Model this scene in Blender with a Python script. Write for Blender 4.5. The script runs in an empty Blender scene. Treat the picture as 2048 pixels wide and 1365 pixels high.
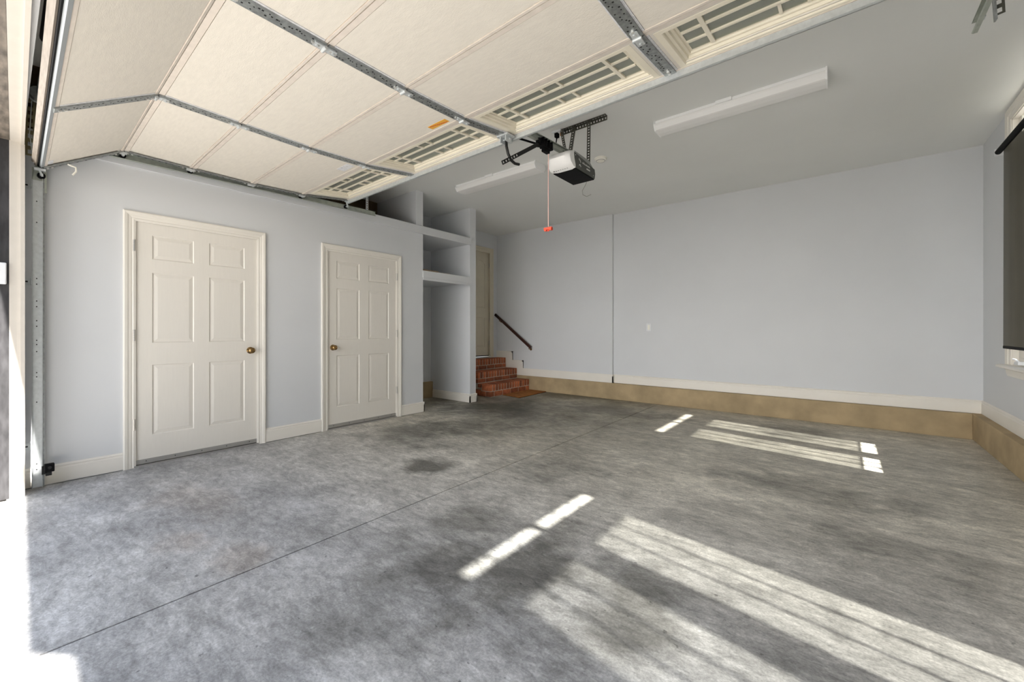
import bpy, bmesh, math, random
from mathutils import Vector, Matrix
random.seed(7)
PI = math.pi
S = bpy.context.scene
COL = S.collection

# ------------------------------------------------------------------ camera, world, sun, exposure
YAW = math.radians(38.77)
cam_d = bpy.data.cameras.new('camera')
cam = bpy.data.objects.new('camera', cam_d)
COL.objects.link(cam)
cam_d.sensor_width = 36.0
cam_d.lens = 823.0 / 2048.0 * 36.0
cam_d.shift_y = -21.0 / 2048.0
cam_d.clip_start = 0.02
cam.location = (0, 0, 1.13)
cam.rotation_euler = (PI / 2, 0, YAW)
S.camera = cam

w = bpy.data.worlds.new('world'); S.world = w
w.use_nodes = True
bg = w.node_tree.nodes['Background']
bg.inputs[1].default_value = 1.0
wn, wl = w.node_tree.nodes, w.node_tree.links
wtc = wn.new('ShaderNodeTexCoord'); wsp = wn.new('ShaderNodeSeparateXYZ'); wrp = wn.new('ShaderNodeValToRGB')
wl.new(wtc.outputs['Generated'], wsp.inputs[0]); wl.new(wsp.outputs[2], wrp.inputs[0]); wl.new(wrp.outputs[0], bg.inputs[0])
SKY = ((0.0, (4.9, 4.85, 4.75)), (0.15, (4.3, 4.3, 4.3)), (0.32, (1.75, 1.85, 2.0)), (0.6, (0.9, 1.05, 1.3)), (1.0, (0.6, 0.78, 1.15)))   # hazy bright horizon, bluer zenith
while len(wrp.color_ramp.elements) < len(SKY): wrp.color_ramp.elements.new(0.5)
for el, (p_, c_) in zip(wrp.color_ramp.elements, SKY): el.position = p_; el.color = (*c_, 1)

sd = bpy.data.lights.new('sun', 'SUN')
sd.energy = 20.0
sd.angle = math.radians(0.9)
sd.color = (1.0, 0.965, 0.91)
sun = bpy.data.objects.new('sun', sd); COL.objects.link(sun)
SUN_DIR = Vector((-1.0, 0.16, -1.035)).normalized()
sun.rotation_euler = SUN_DIR.to_track_quat('-Z', 'Y').to_euler()
sun.location = (6, -2, 7)

S.view_settings.view_transform = 'Standard'
S.view_settings.look = 'None'
S.view_settings.gamma = 1.0
S.view_settings.use_curve_mapping = False
S.view_settings.exposure = 0.66
try:
    S.cycles.max_bounces = 14
    S.cycles.diffuse_bounces = 10
    S.cycles.transparent_max_bounces = 12
    S.cycles.sample_clamp_indirect = 8.0
except Exception:
    pass

# ------------------------------------------------------------------ materials
def mat(name, col, rough=0.6, metal=0.0, noise=0.0, nscale=8.0, bump=0.0, bscale=60.0, spec=0.4, stretch=None, rnd=0.0):
    m = bpy.data.materials.new(name); m.use_nodes = True
    nt = m.node_tree; N = nt.nodes; L = nt.links
    p = N['Principled BSDF']
    p.inputs['Base Color'].default_value = (*col, 1)
    p.inputs['Roughness'].default_value = rough
    p.inputs['Metallic'].default_value = metal
    p.inputs['Specular IOR Level'].default_value = spec
    if noise or bump or rnd:
        tc = N.new('ShaderNodeTexCoord'); mp = N.new('ShaderNodeMapping')
        L.new(tc.outputs['Object'], mp.inputs[0])
        if stretch: mp.inputs['Scale'].default_value = stretch
    cur = None
    if noise:
        n = N.new('ShaderNodeTexNoise'); n.inputs['Scale'].default_value = nscale; n.inputs['Detail'].default_value = 6
        L.new(mp.outputs[0], n.inputs['Vector'])
        r = N.new('ShaderNodeMapRange'); r.inputs[1].default_value = 0.3; r.inputs[2].default_value = 0.7
        r.inputs[3].default_value = 1 - noise; r.inputs[4].default_value = 1 + noise
        L.new(n.outputs[0], r.inputs[0]); cur = r.outputs[0]
    if rnd:
        oi = N.new('ShaderNodeObjectInfo')
        r2 = N.new('ShaderNodeMapRange'); r2.inputs[3].default_value = 1 - rnd; r2.inputs[4].default_value = 1 + rnd
        L.new(oi.outputs['Random'], r2.inputs[0])
        if cur:
            mm = N.new('ShaderNodeMath'); mm.operation = 'MULTIPLY'
            L.new(cur, mm.inputs[0]); L.new(r2.outputs[0], mm.inputs[1]); cur = mm.outputs[0]
        else: cur = r2.outputs[0]
    if cur:
        h = N.new('ShaderNodeHueSaturation'); h.inputs['Color'].default_value = (*col, 1)
        L.new(cur, h.inputs['Value']); L.new(h.outputs[0], p.inputs['Base Color'])
    if bump:
        b = N.new('ShaderNodeBump'); b.inputs['Strength'].default_value = bump; b.inputs['Distance'].default_value = 0.004
        n2 = N.new('ShaderNodeTexNoise'); n2.inputs['Scale'].default_value = bscale; n2.inputs['Detail'].default_value = 5
        L.new(mp.outputs[0], n2.inputs['Vector']); L.new(n2.outputs[0], b.inputs['Height']); L.new(b.outputs[0], p.inputs['Normal'])
    return m

M = {}
M['wall'] = mat('wall_paint', (0.655, 0.668, 0.685), 0.7, noise=0.02, nscale=1.5, bump=0.06, bscale=180, spec=0.25)
M['ceil'] = mat('ceiling_paint', (0.79, 0.80, 0.785), 0.8, noise=0.02, nscale=1.2, spec=0.2)
M['white'] = mat('white_trim_paint', (0.80, 0.765, 0.70), 0.42, noise=0.02, nscale=3, spec=0.4)
M['doorp'] = mat('door_paint', (0.76, 0.725, 0.665), 0.45, noise=0.012, nscale=14, bump=0.05, bscale=60, stretch=(6, 6, 0.6), spec=0.4)
M['door3'] = mat('cream_door_paint', (0.66, 0.61, 0.49), 0.5, noise=0.02, nscale=10, spec=0.35)
M['panel'] = mat('cream_hardboard', (0.75, 0.705, 0.63), 0.75, noise=0.035, nscale=60, bump=0.25, bscale=320, stretch=(0.25, 1, 1), spec=0.2)
M['jamb'] = mat('jamb_cream_paint', (0.56, 0.52, 0.465), 0.5, noise=0.03, nscale=12, spec=0.3)
M['bboard'] = mat('worn_bottom_board', (0.24, 0.205, 0.17), 0.7, noise=0.2, nscale=30, stretch=(0.4, 3, 3))
M['loft_shade'] = mat('loft_shade_brown', (0.13, 0.09, 0.05), 0.85, noise=0.3, nscale=6)  # dark tone stands in for the shade inside the loft
M['rail'] = mat('pinkish_cream_edge', (0.72, 0.65, 0.58), 0.65, noise=0.06, nscale=20, spec=0.25)
M['frame'] = mat('cream_plastic_frame', (0.86, 0.80, 0.66), 0.4, noise=0.02, nscale=8, spec=0.4)
M['galv'] = mat('galvanised_steel', (0.34, 0.36, 0.36), 0.42, 0.75, noise=0.25, nscale=45, spec=0.5)
M['galvl'] = mat('bright_galvanised_steel', (0.62, 0.65, 0.66), 0.5, 0.45, noise=0.08, nscale=40, spec=0.5)
M['galvg'] = mat('greenish_zinc_track', (0.42, 0.45, 0.40), 0.45, 0.6, noise=0.12, nscale=25, spec=0.5)
M['olive'] = mat('olive_zinc_plate', (0.30, 0.27, 0.16), 0.5, 0.5, noise=0.15, nscale=30)
M['hole'] = mat('dark_hole', (0.02, 0.02, 0.02), 0.9)
M['bolt'] = mat('bright_bolt', (0.75, 0.75, 0.73), 0.3, 0.8)
M['black'] = mat('black_plastic', (0.004, 0.004, 0.0045), 0.65, noise=0.1, nscale=20, spec=0.12)
M['blackm'] = mat('black_steel', (0.015, 0.015, 0.015), 0.4, 0.3)
M['rubber'] = mat('grey_rubber_seal', (0.30, 0.32, 0.33), 0.7)
M['gsteel'] = mat('dark_perforated_steel', (0.12, 0.12, 0.10), 0.45, 0.7, noise=0.15, nscale=40)
M['lens'] = mat('white_light_lens', (0.90, 0.895, 0.88), 0.3, noise=0.01, nscale=4)
M['lampm'] = mat('white_enamel_lamp', (0.93, 0.93, 0.93), 0.35)
M['headg'] = mat('grey_green_motor_panel', (0.055, 0.06, 0.05), 0.4, noise=0.05, nscale=12)
M['chass'] = mat('grey_motor_chassis', (0.33, 0.34, 0.33), 0.4, 0.5)
M['mark'] = mat('pale_print', (0.72, 0.72, 0.70), 0.6)
M['red'] = mat('red_plastic', (0.85, 0.10, 0.05), 0.45)
M['cord'] = mat('pink_red_cord', (0.88, 0.56, 0.50), 0.7)
M['brass'] = mat('antique_brass', (0.30, 0.19, 0.08), 0.25, 0.9)
M['hinge'] = mat('satin_nickel_hinge', (0.55, 0.53, 0.50), 0.35, 0.8)
M['brick'] = mat('red_brick', (0.33, 0.10, 0.042), 0.85, noise=0.35, nscale=18, bump=0.5, bscale=70, rnd=0.45)
M['mortar'] = mat('grey_mortar', (0.52, 0.46, 0.38), 0.95, noise=0.15, nscale=30, bump=0.4, bscale=80)
M['mat'] = mat('brown_doormat', (0.30, 0.11, 0.02), 0.9, noise=0.3, nscale=14, bump=0.5, bscale=150)
M['wood'] = mat('dark_mahogany', (0.045, 0.014, 0.009), 0.35, noise=0.3, nscale=12, stretch=(1, 1, 6))
M['curb'] = mat('tan_painted_concrete', (0.40, 0.305, 0.18), 0.8, noise=0.16, nscale=5, bump=0.3, bscale=60, spec=0.25)
M['dark'] = mat('charcoal_exterior_paint', (0.035, 0.034, 0.036), 0.4, noise=0.5, nscale=25, bump=0.3, bscale=30, stretch=(1, 1, 0.3))
M['brown'] = mat('weathered_brown_board', (0.16, 0.135, 0.11), 0.6, noise=0.5, nscale=30, bump=0.5, bscale=40, stretch=(0.3, 1, 1))
M['leaf'] = mat('sky_blocker_leaf', (0.022, 0.034, 0.014), 0.7, noise=0.4, nscale=5)
M['drive'] = mat('pale_driveway_concrete', (0.40, 0.382, 0.355), 0.9, noise=0.12, nscale=3, bump=0.2, bscale=40)
M['sweep'] = mat('aluminium_door_sweep', (0.45, 0.44, 0.42), 0.4, 0.6)
M['yellow'] = mat('yellow_sticker', (0.80, 0.42, 0.06), 0.5)
M['orange'] = mat('orange_red_stripe', (0.62, 0.10, 0.03), 0.5)
M['paper'] = mat('white_sticker', (0.72, 0.72, 0.74), 0.5, noise=0.15, nscale=60)
M['ivory'] = mat('ivory_plastic', (0.88, 0.86, 0.78), 0.4)
M['plate'] = mat('white_plastic', (0.75, 0.76, 0.78), 0.35)
M['ochre'] = mat('orange_box', (0.45, 0.20, 0.05), 0.6)
M['lath'] = mat('worn_tan_wood', (0.36, 0.26, 0.17), 0.8, noise=0.3, nscale=20)

def glass_mat(name, tint, tr):
    m = bpy.data.materials.new(name); m.use_nodes = True
    nt = m.node_tree; N = nt.nodes; L = nt.links
    N.remove(N['Principled BSDF'])
    a = N.new('ShaderNodeBsdfTransparent'); a.inputs[0].default_value = (*tint, 1)
    g = N.new('ShaderNodeBsdfGlossy'); g.inputs['Roughness'].default_value = 0.03
    mx = N.new('ShaderNodeMixShader'); mx.inputs[0].default_value = 0.04
    L.new(a.outputs[0], mx.inputs[1]); L.new(g.outputs[0], mx.inputs[2])
    L.new(mx.outputs[0], N['Material Output'].inputs[0])
    return m
M['glass'] = glass_mat('clear_glass', (0.97, 0.98, 0.97), 1)

def pane_sheen(name):
    m = bpy.data.materials.new(name); m.use_nodes = True
    nt = m.node_tree; N = nt.nodes; L = nt.links
    p = N['Principled BSDF']
    p.inputs['Base Color'].default_value = (0.30, 0.31, 0.27, 1); p.inputs['Roughness'].default_value = 0.25  # grey-green base stands in for the ceiling seen in the panes
    t = N.new('ShaderNodeBsdfTransparent'); t.inputs[0].default_value = (0.85, 0.88, 0.82, 1)
    mx = N.new('ShaderNodeMixShader'); mx.inputs[0].default_value = 0.45
    L.new(p.outputs[0], mx.inputs[1]); L.new(t.outputs[0], mx.inputs[2]); L.new(mx.outputs[0], N['Material Output'].inputs[0])
    return m
M['tint'] = pane_sheen('ceiling_sheen_glass')

def screen(name):
    m = bpy.data.materials.new(name); m.use_nodes = True
    nt = m.node_tree; N = nt.nodes; L = nt.links
    p = N['Principled BSDF']
    p.inputs['Base Color'].default_value = (0.05, 0.045, 0.03, 1); p.inputs['Roughness'].default_value = 0.8
    t = N.new('ShaderNodeBsdfTransparent'); t.inputs[0].default_value = (1.0, 1.0, 0.98, 1)
    mx = N.new('ShaderNodeMixShader'); mx.inputs[0].default_value = 0.15
    L.new(p.outputs[0], mx.inputs[1]); L.new(t.outputs[0], mx.inputs[2]); L.new(mx.outputs[0], N['Material Output'].inputs[0])
    return m
M['screen'] = screen('black_solar_screen')

def floor_mat():
    m = bpy.data.materials.new('stained_concrete_floor'); m.use_nodes = True
    nt = m.node_tree; N = nt.nodes; L = nt.links
    p = N['Principled BSDF']
    tc = N.new('ShaderNodeNewGeometry')
    def noise(sc, det=7, stretch=(1, 1, 1), rot=0.0, dist=0.0, rough=0.6):
        mp = N.new('ShaderNodeMapping'); mp.inputs['Scale'].default_value = stretch; mp.inputs['Rotation'].default_value = (0, 0, rot)
        L.new(tc.outputs['Position'], mp.inputs[0])
        n = N.new('ShaderNodeTexNoise'); n.inputs['Scale'].default_value = sc; n.inputs['Detail'].default_value = det
        n.inputs['Roughness'].default_value = rough; n.inputs['Distortion'].default_value = dist
        L.new(mp.outputs[0], n.inputs['Vector']); return n.outputs[0]
    def rng(v, a, b, c, d):
        r = N.new('ShaderNodeMapRange'); r.inputs[1].default_value = a; r.inputs[2].default_value = b
        r.inputs[3].default_value = c; r.inputs[4].default_value = d; L.new(v, r.inputs[0]); return r.outputs[0]
    def mth(op, a, b):
        x = N.new('ShaderNodeMath'); x.operation = op
        for i, v in enumerate((a, b)):
            if isinstance(v, (int, float)): x.inputs[i].default_value = v
            else: L.new(v, x.inputs[i])
        return x.outputs[0]
    def mix(f, a, b):
        x = N.new('ShaderNodeMix'); x.data_type = 'RGBA'
        if isinstance(f, (int, float)): x.inputs[0].default_value = f
        else: L.new(f, x.inputs[0])
        for i, v in ((6, a), (7, b)):
            if isinstance(v, tuple): x.inputs[i].default_value = (*v, 1)
            else: L.new(v, x.inputs[i])
        return x.outputs[2]
    base = mix(rng(noise(0.9, 5), 0.35, 0.65, 0, 1), (0.37, 0.37, 0.378), (0.465, 0.46, 0.455))
    # darker greenish brown over the inner half of the slab, broken up by noise
    sx = N.new('ShaderNodeSeparateXYZ'); L.new(tc.outputs['Position'], sx.inputs[0])
    dy = rng(sx.outputs[1], 2.3, 4.6, 0, 1)
    brk = noise(0.75, 6, (1, 1, 1), 0.4, 0.4)
    dxl = rng(sx.outputs[0], -2.6, -0.6, 1.0, 0.38)
    g = mth('MULTIPLY', mth('MULTIPLY', dy, dxl), rng(brk, 0.28, 0.6, 0.4, 1.0))
    base = mix(rng(sx.outputs[1], 1.2, 3.4, 0, 0.85), base, (0.80, 0.755, 0.655))  # paler warm tone painted inward to make up for fading daylight
    c = mix(g, base, (0.24, 0.215, 0.16))
    # blotches of old oil with shapes of their own
    def blot(cx, cy, rx, ry, st, colr, c):
        ax = mth('DIVIDE', mth('SUBTRACT', sx.outputs[0], cx), rx); ay = mth('DIVIDE', mth('SUBTRACT', sx.outputs[1], cy), ry)
        d = mth('SQRT', mth('ADD', mth('MULTIPLY', ax, ax), mth('MULTIPLY', ay, ay)), 0)
        d = mth('ADD', d, rng(noise(3.2, 6, (1, 1, 1), cx), 0.3, 0.7, -0.55, 0.55))
        return mix(rng(d, 0.35, 1.15, st, 0.0), c, colr)
    dk = (0.10, 0.095, 0.08)
    for a in ((-2.75, 2.25, 0.27, 0.22, 0.8), (-3.7, 2.9, 0.6, 0.7, 0.6), (-3.3, 3.5, 0.5, 0.4, 0.5), (-4.0, 4.6, 0.9, 0.7, 0.85), (-3.3, 4.3, 0.6, 0.5, 0.6),
              (-0.15, 3.6, 0.7, 0.25, 0.5), (-1.15, 1.55, 0.3, 0.55, 0.7), (-0.65, 1.6, 0.25, 0.4, 0.6), (-1.55, 1.3, 0.35, 0.3, 0.6), (-1.75, 1.75, 0.25, 0.3, 0.5), (-1.45, 0.85, 0.3, 0.2, 0.4),
              (-2.6, 5.4, 1.2, 0.35, 0.6), (-0.4, 5.5, 0.5, 0.4, 0.5), (0.2, 2.9, 0.6, 0.25, 0.4), (-1.9, 2.9, 0.5, 0.4, 0.35)):
        c = blot(*a, dk, c)
    for a in ((-2.75, 0.62, 0.22, 0.12, 0.35), (-2.35, 0.75, 0.2, 0.12, 0.25), (-3.4, 0.8, 0.5, 0.2, 0.2)):
        c = blot(*a, (0.36, 0.26, 0.18), c)
    # trowel marks, mottling and grit
    st1 = rng(noise(4.5, 9, (0.55, 1.3, 1), 0.35, 0.5, 0.68), 0.34, 0.66, 0.78, 1.2)
    st2 = rng(noise(26, 7, (0.45, 1.1, 1), -0.3, 0.6, 0.72), 0.3, 0.7, 0.68, 1.28)
    st3 = rng(noise(1.7, 10, (1, 1, 1), 0.7, 0.5, 0.7), 0.32, 0.68, 0.76, 1.22)
    st4 = rng(noise(95, 5, (1, 1, 1), 0, 0, 0.7), 0.3, 0.7, 0.72, 1.25)
    def ridge(sc, wd, dk_, rot):
        r_ = mth('ABSOLUTE', mth('SUBTRACT', noise(sc, 8, (0.6, 1.2, 1), rot, 1.0, 0.66), 0.5), 0)
        return rng(r_, 0.0, wd, dk_, 1.0)
    v = mth('MULTIPLY', mth('MULTIPLY', st1, st2), mth('MULTIPLY', st3, st4))
    v = mth('MULTIPLY', v, mth('MULTIPLY', ridge(2.6, 0.05, 0.84, 0.3), ridge(8.0, 0.06, 0.84, -0.5)))
    sp = rng(noise(38, 3, (0.7, 1, 1), 0.5, 0, 0.5), 0.69, 0.74, 1.0, 0.5)
    v = mth('MULTIPLY', v, sp)
    h = N.new('ShaderNodeHueSaturation'); L.new(c, h.inputs['Color']); L.new(v, h.inputs['Value'])
    L.new(h.outputs[0], p.inputs['Base Color'])
    L.new(rng(brk, 0.3, 0.7, 0.42, 0.62), p.inputs['Roughness'])
    p.inputs['Specular IOR Level'].default_value = 0.35
    b = N.new('ShaderNodeBump'); b.inputs['Strength'].default_value = 0.15; b.inputs['Distance'].default_value = 0.004
    L.new(v, b.inputs['Height']); L.new(b.outputs[0], p.inputs['Normal'])
    return m
M['floor'] = floor_mat()

# ------------------------------------------------------------------ mesh helpers
class MB:
    def __init__(self): self.v = []; self.f = []; self.mi = []; self.cm = 0; self.sm = set()
    def quad(self, *pts):
        n = len(self.v); self.v += [tuple(p) for p in pts]; self.f.append(tuple(range(n, n + len(pts)))); self.mi.append(self.cm)
    def add(self, vs, fs):
        n = len(self.v); self.v += [tuple(p) for p in vs]
        for f in fs: self.f.append(tuple(i + n for i in f)); self.mi.append(self.cm)
    def box(self, x0, x1, y0, y1, z0, z1):
        vs = [(x, y, z) for x in (x0, x1) for y in (y0, y1) for z in (z0, z1)]
        self.add(vs, [(0, 1, 3, 2), (4, 6, 7, 5), (0, 4, 5, 1), (2, 3, 7, 6), (0, 2, 6, 4), (1, 5, 7, 3)]); return self
    def hexa(self, P):   # 8 points: bottom quad then top quad, matching order
        self.add(P, [(3, 2, 1, 0), (4, 5, 6, 7), (0, 1, 5, 4), (1, 2, 6, 5), (2, 3, 7, 6), (3, 0, 4, 7)]); return self
    def bar(self, p0, p1, w, h, up=(0, 0, 1)):
        p0, p1 = Vector(p0), Vector(p1); t = (p1 - p0).normalized(); u = Vector(up)
        s = t.cross(u).normalized(); u = s.cross(t).normalized()
        a = s * (w / 2); b = u * (h / 2)
        self.hexa([p0 - a - b, p0 + a - b, p0 + a + b, p0 - a + b, p1 - a - b, p1 + a - b, p1 + a + b, p1 - a + b]); return self
    def ladder(self, p0, p1, w, th, n, up, edge=0.27):   # strap with n real holes; width along t x up
        p0, p1 = Vector(p0), Vector(p1); t = (p1 - p0).normalized(); s = t.cross(Vector(up)).normalized()
        r = w * edge
        for sg in (-1, 1):
            o = s * sg * (w / 2 - r / 2); self.bar(p0 + o, p1 + o, r, th, up)
        Ln = (p1 - p0).length; pitch = Ln / n
        for i in range(n + 1):
            c = p0 + t * (pitch * i); hw = pitch * 0.24
            a = c - t * hw if i else c; b = c + t * hw if i < n else c
            self.bar(a, b, w - 2 * r * 0.98, th, up)
        return self
    def tube(self, pts, r, seg=8, cap=True):
        pts = [Vector(p) for p in pts]; rings = []
        ref = None
        for i, p in enumerate(pts):
            t = (pts[min(i + 1, len(pts) - 1)] - pts[max(i - 1, 0)]).normalized()
            if ref is None: ref = t.orthogonal().normalized()
            ref = (ref - t * ref.dot(t)).normalized(); b = t.cross(ref)
            rr = r[i] if isinstance(r, (list, tuple)) else r
            rings.append([p + (ref * math.cos(2 * PI * k / seg) + b * math.sin(2 * PI * k / seg)) * rr for k in range(seg)])
        n = len(rings); fs = []
        for i in range(n - 1):
            for k in range(seg):
                fs.append((i * seg + k, i * seg + (k + 1) % seg, (i + 1) * seg + (k + 1) % seg, (i + 1) * seg + k))
        if cap: fs.append(tuple(range(seg - 1, -1, -1))); fs.append(tuple((n - 1) * seg + k for k in range(seg)))
        self.add([v for rg in rings for v in rg], fs); return self
    def lathe(self, c, axis, prof, seg=20):   # prof: (distance along axis, radius)
        c = Vector(c); a = Vector(axis).normalized()
        return self.tube([c + a * d for d, r in prof], [max(r, 1e-4) for d, r in prof], seg)
    def prism(self, poly, ax, a0, a1):   # poly of 2D points in the plane normal to ax
        def P(p, a):
            return {'x': (a, p[0], p[1]), 'y': (p[0], a, p[1]), 'z': (p[0], p[1], a)}[ax]
        n = len(poly)
        self.add([P(p, a0) for p in poly] + [P(p, a1) for p in poly],
                 [tuple(range(n - 1, -1, -1)), tuple(range(n, 2 * n))] + [(i, (i + 1) % n, n + (i + 1) % n, n + i) for i in range(n)]); return self
    def sweep(self, sections, closed=False):  # list of rings with the same count (each a closed profile)
        k = len(sections[0]); n = len(sections); vs = [v for s in sections for v in s]; fs = []
        for i in range(n if closed else n - 1):
            j = (i + 1) % n
            for q in range(k): fs.append((i * k + q, i * k + (q + 1) % k, j * k + (q + 1) % k, j * k + q))
        if not closed: fs.append(tuple(range(k - 1, -1, -1))); fs.append(tuple((n - 1) * k + q for q in range(k)))
        self.add(vs, fs); return self
    def xf(self, fn): self.v = [tuple(fn(*p)) for p in self.v]; return self

def world_loc(o):
    l = Vector((0, 0, 0))
    while o: l += o.location; o = o.parent
    return l
def build(name, mb, mats, parent=None, smooth=False, bevel=0.0):
    me = bpy.data.meshes.new(name)
    off = world_loc(parent) if parent else Vector((0, 0, 0))
    vv = mb.v
    rt = parent
    while rt and rt.parent: rt = rt.parent
    if rt and rt.name.startswith('garage_door') and not rt.name.startswith('garage_door_opener'): vv = [skew(*p) for p in vv]   # the doorway is slightly out of square
    me.from_pydata([tuple(Vector(p) - off) for p in vv], [], mb.f)
    if not isinstance(mats, (list, tuple)): mats = [mats]
    for m in mats: me.materials.append(M[m])
    for pl, mi in zip(me.polygons, mb.mi): pl.material_index = mi
    b = bmesh.new(); b.from_mesh(me); bmesh.ops.recalc_face_normals(b, faces=b.faces[:]); b.to_mesh(me); b.free()
    if smooth:
        for pl in me.polygons: pl.use_smooth = True
        me.set_sharp_from_angle(angle=math.radians(38))
    o = bpy.data.objects.new(name, me); COL.objects.link(o)
    if parent: o.parent = parent
    if bevel:
        md = o.modifiers.new('bevel', 'BEVEL'); md.width = bevel; md.segments = 2; md.limit_method = 'ANGLE'
    return o
def thing(name, label, cat, loc, group=None):
    o = bpy.data.objects.new(name, None); COL.objects.link(o); o.location = loc; o.empty_display_size = 0.1
    o['label'] = label; o['category'] = cat
    if group: o['group'] = group
    return o
def struct(name, label, loc=None, mb=None, m=None, **k):
    if mb is None:
        o = bpy.data.objects.new(name, None); COL.objects.link(o); o.location = loc or (0, 0, 0)
    else: o = build(name, mb, m, **k)
    o['kind'] = 'structure'; o['label'] = label
    return o
def tag(o, label, cat, group=None):
    o['label'] = label; o['category'] = cat
    if group: o['group'] = group
    return o
def B(*a): return MB().box(*a)

# ------------------------------------------------------------------ room constants
XL, XR, XA, YB, YBL, CZ = -4.54, 1.135, -5.47, 6.37, 6.32, 3.05
NY0, NY1, PY1 = 3.68, 4.604, 4.735         # niche side wall face, partition faces
FZ0, FZ1 = 2.465, 2.575                    # fascia band
OX0, OX1, OZ = -4.365, 0.45, 2.41          # garage opening
def skew(x, y, z): return (x, y - 0.0148 * (x - OX0), z)

# ------------------------------------------------------------------ ground, floor, ceiling, walls
struct('driveway', 'pale sunlit concrete driveway outside the garage opening', mb=B(-16, 18, -22, 0.03, -0.12, -0.012), m='drive')
struct('yard', 'pale ground outside the window wall', mb=B(1.29, 18, 0.03, 16, -0.14, -0.06), m='drive')
fl = struct('floor', 'stained grey concrete garage floor with a long saw-cut joint', mb=B(-5.6, 1.28, 0.03, 6.5, -0.12, -0.012), m='hole')
JX0, JX1, JW = -2.175, -2.2, 0.0046
def jx(y): return JX0 + (JX1 - JX0) * (y / 6.4)
for xa, xb, lab in ((-5.6, None, 0), (None, 1.28, 1)):
    m = MB(); ya, yb = 0.028, 6.5
    if xa is not None: q = [(xa, ya), (jx(ya) - JW, ya), (jx(yb) - JW, yb), (xa, yb)]
    else: q = [(jx(ya) + JW, ya), (xb, ya), (xb, yb), (jx(yb) + JW, yb)]
    m.prism(q, 'z', -0.011, 0.0)
    build('slab', m, 'floor', fl)
struct('ceiling', 'flat grey painted garage ceiling', mb=B(-5.6, 1.28, -0.17, 6.5, CZ, CZ + 0.12), m='ceil')

def wall_x(mb, x0, x1, y0, y1, z0, z1, holes):   # wall in a plane of constant x with rectangular holes (ya,yb,za,zb)
    y = y0
    for ya, yb, za, zb in sorted(holes):
        mb.box(x0, x1, y, ya, z0, z1)
        if za > z0: mb.box(x0, x1, ya, yb, z0, za)
        if zb < z1: mb.box(x0, x1, ya, yb, zb, z1)
        y = yb
    mb.box(x0, x1, y, y1, z0, z1); return mb
D1 = (0.690, 1.612); D2 = (2.314, 3.246); DH = 2.045
struct('wall_left', 'grey closet wall with two white panel doors', mb=wall_x(MB(), XL - 0.12, XL, 0.10, NY0 - 0.12, 0, FZ1 - 0.005, [(*D1, 0, DH), (*D2, 0, DH)]), m='wall')
struct('wall_niche', 'grey side wall between closet and storage niche', mb=B(XA, XL, NY0 - 0.12, NY0, 0, CZ), m='wall')
struct('wall_partition', 'grey partition wall end beside the brick steps', mb=B(XA, XL, NY1, PY1, 0, CZ), m='wall')
D3 = (5.20, 6.115); D3Z0, D3Z1 = 0.605, 2.675
struct('wall_alcove', 'grey deep wall behind niche and steps', mb=wall_x(MB(), XA - 0.13, XA, 0.1, 6.5, 0, CZ, [(*D3, 0.6, D3Z1)]), m='wall')
struct('wall_back', 'long plain grey back wall with a shallow jog', mb=B(-5.6, -2.955, YBL, 6.55, 0, CZ).box(-2.955, 1.28, YB, 6.55, 0, CZ), m='wall')
WN = [(1.52, -0.25), (4.76, 0.0)]          # window centre y, height offset
WH = 0.68
holes = [(c - WH, c + WH, 0.83 + dz, 2.95 + dz) for c, dz in WN]
struct('wall_right', 'grey wall with shaded windows', mb=wall_x(MB(), XR, 1.20, 0.1, YB, 0, CZ, holes), m='wall')
struct('wall_front', 'front wall around the open garage doorway',
       mb=B(-5.6, OX0, -0.17, 0.10, 0, CZ).box(OX1, 1.28, -0.17, 0.10, 0, CZ).box(OX0, OX1, -0.14, 0.10, OZ + 0.012, CZ), m='wall')
struct('loft_floor', 'storage loft floor above the closets', mb=B(XA, XL - 0.12, 0.1, NY0 - 0.12, FZ0, FZ1 - 0.02), m='loft_shade')

struct('wall_loft', 'dark brown lining added to deepen the shade in the storage loft', mb=B(XA, XA + 0.012, 0.1, NY0 - 0.12, FZ1 - 0.02, CZ).box(XA, XL, 0.102, 0.115, FZ1 - 0.02, CZ).box(XA, XL - 0.02, 0.12, NY0 - 0.6, CZ - 0.014, CZ - 0.001), m='loft_shade')  # dark boards added so the loft reads as shaded

# jamb and head of the opening, slightly out of square
struct('trim_1', 'white door-stop jamb board of the garage opening',
       mb=B(OX0, OX0 + 0.012, 0.040, 0.102, 0, OZ).box(OX0, OX0 + 0.026, 0.088, 0.108, 0, OZ).box(OX0, OX0 + 0.017, 0.078, 0.089, 0, OZ), m='jamb')
mh = B(OX0, OX1, 0.043, 0.104, OZ - 0.002, OZ + 0.012).box(OX0, OX1, 0.090, 0.106, OZ - 0.016, OZ)
struct('trim_2', 'white head board above the garage opening', mb=mh.xf(skew), m='jamb')
struct('trim_3', 'charcoal painted exterior jamb beside the white door stop', mb=B(OX0, OX0 + 0.008, -0.172, 0.040, 0, OZ - 0.002), m='dark')
struct('trim_4', 'weathered brown exterior soffit board of the doorway', mb=B(OX0, 0.18, -0.145, 0.042, OZ - 0.002, OZ + 0.012).xf(skew).box(0.18, OX1 + 0.25, -0.225, -0.03, OZ - 0.002, OZ + 0.012), m='brown')  # wider right-hand end added to shape the sun patch on the floor
lt = [(-2.18, -.13), (-2.17, -.24), (-2.12, -.272), (.10, -.322), (.15, -.30), (.19, -.265), (.26, -.225), (.26, -.13)]  # added ledge, outline cut so its shadow sets the sun edge
struct('trim_10', 'unseen charcoal ledge added over the doorway to shape the sun edge', mb=MB().prism(lt, 'z', OZ - .002, OZ + .10), m='dark')
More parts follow.
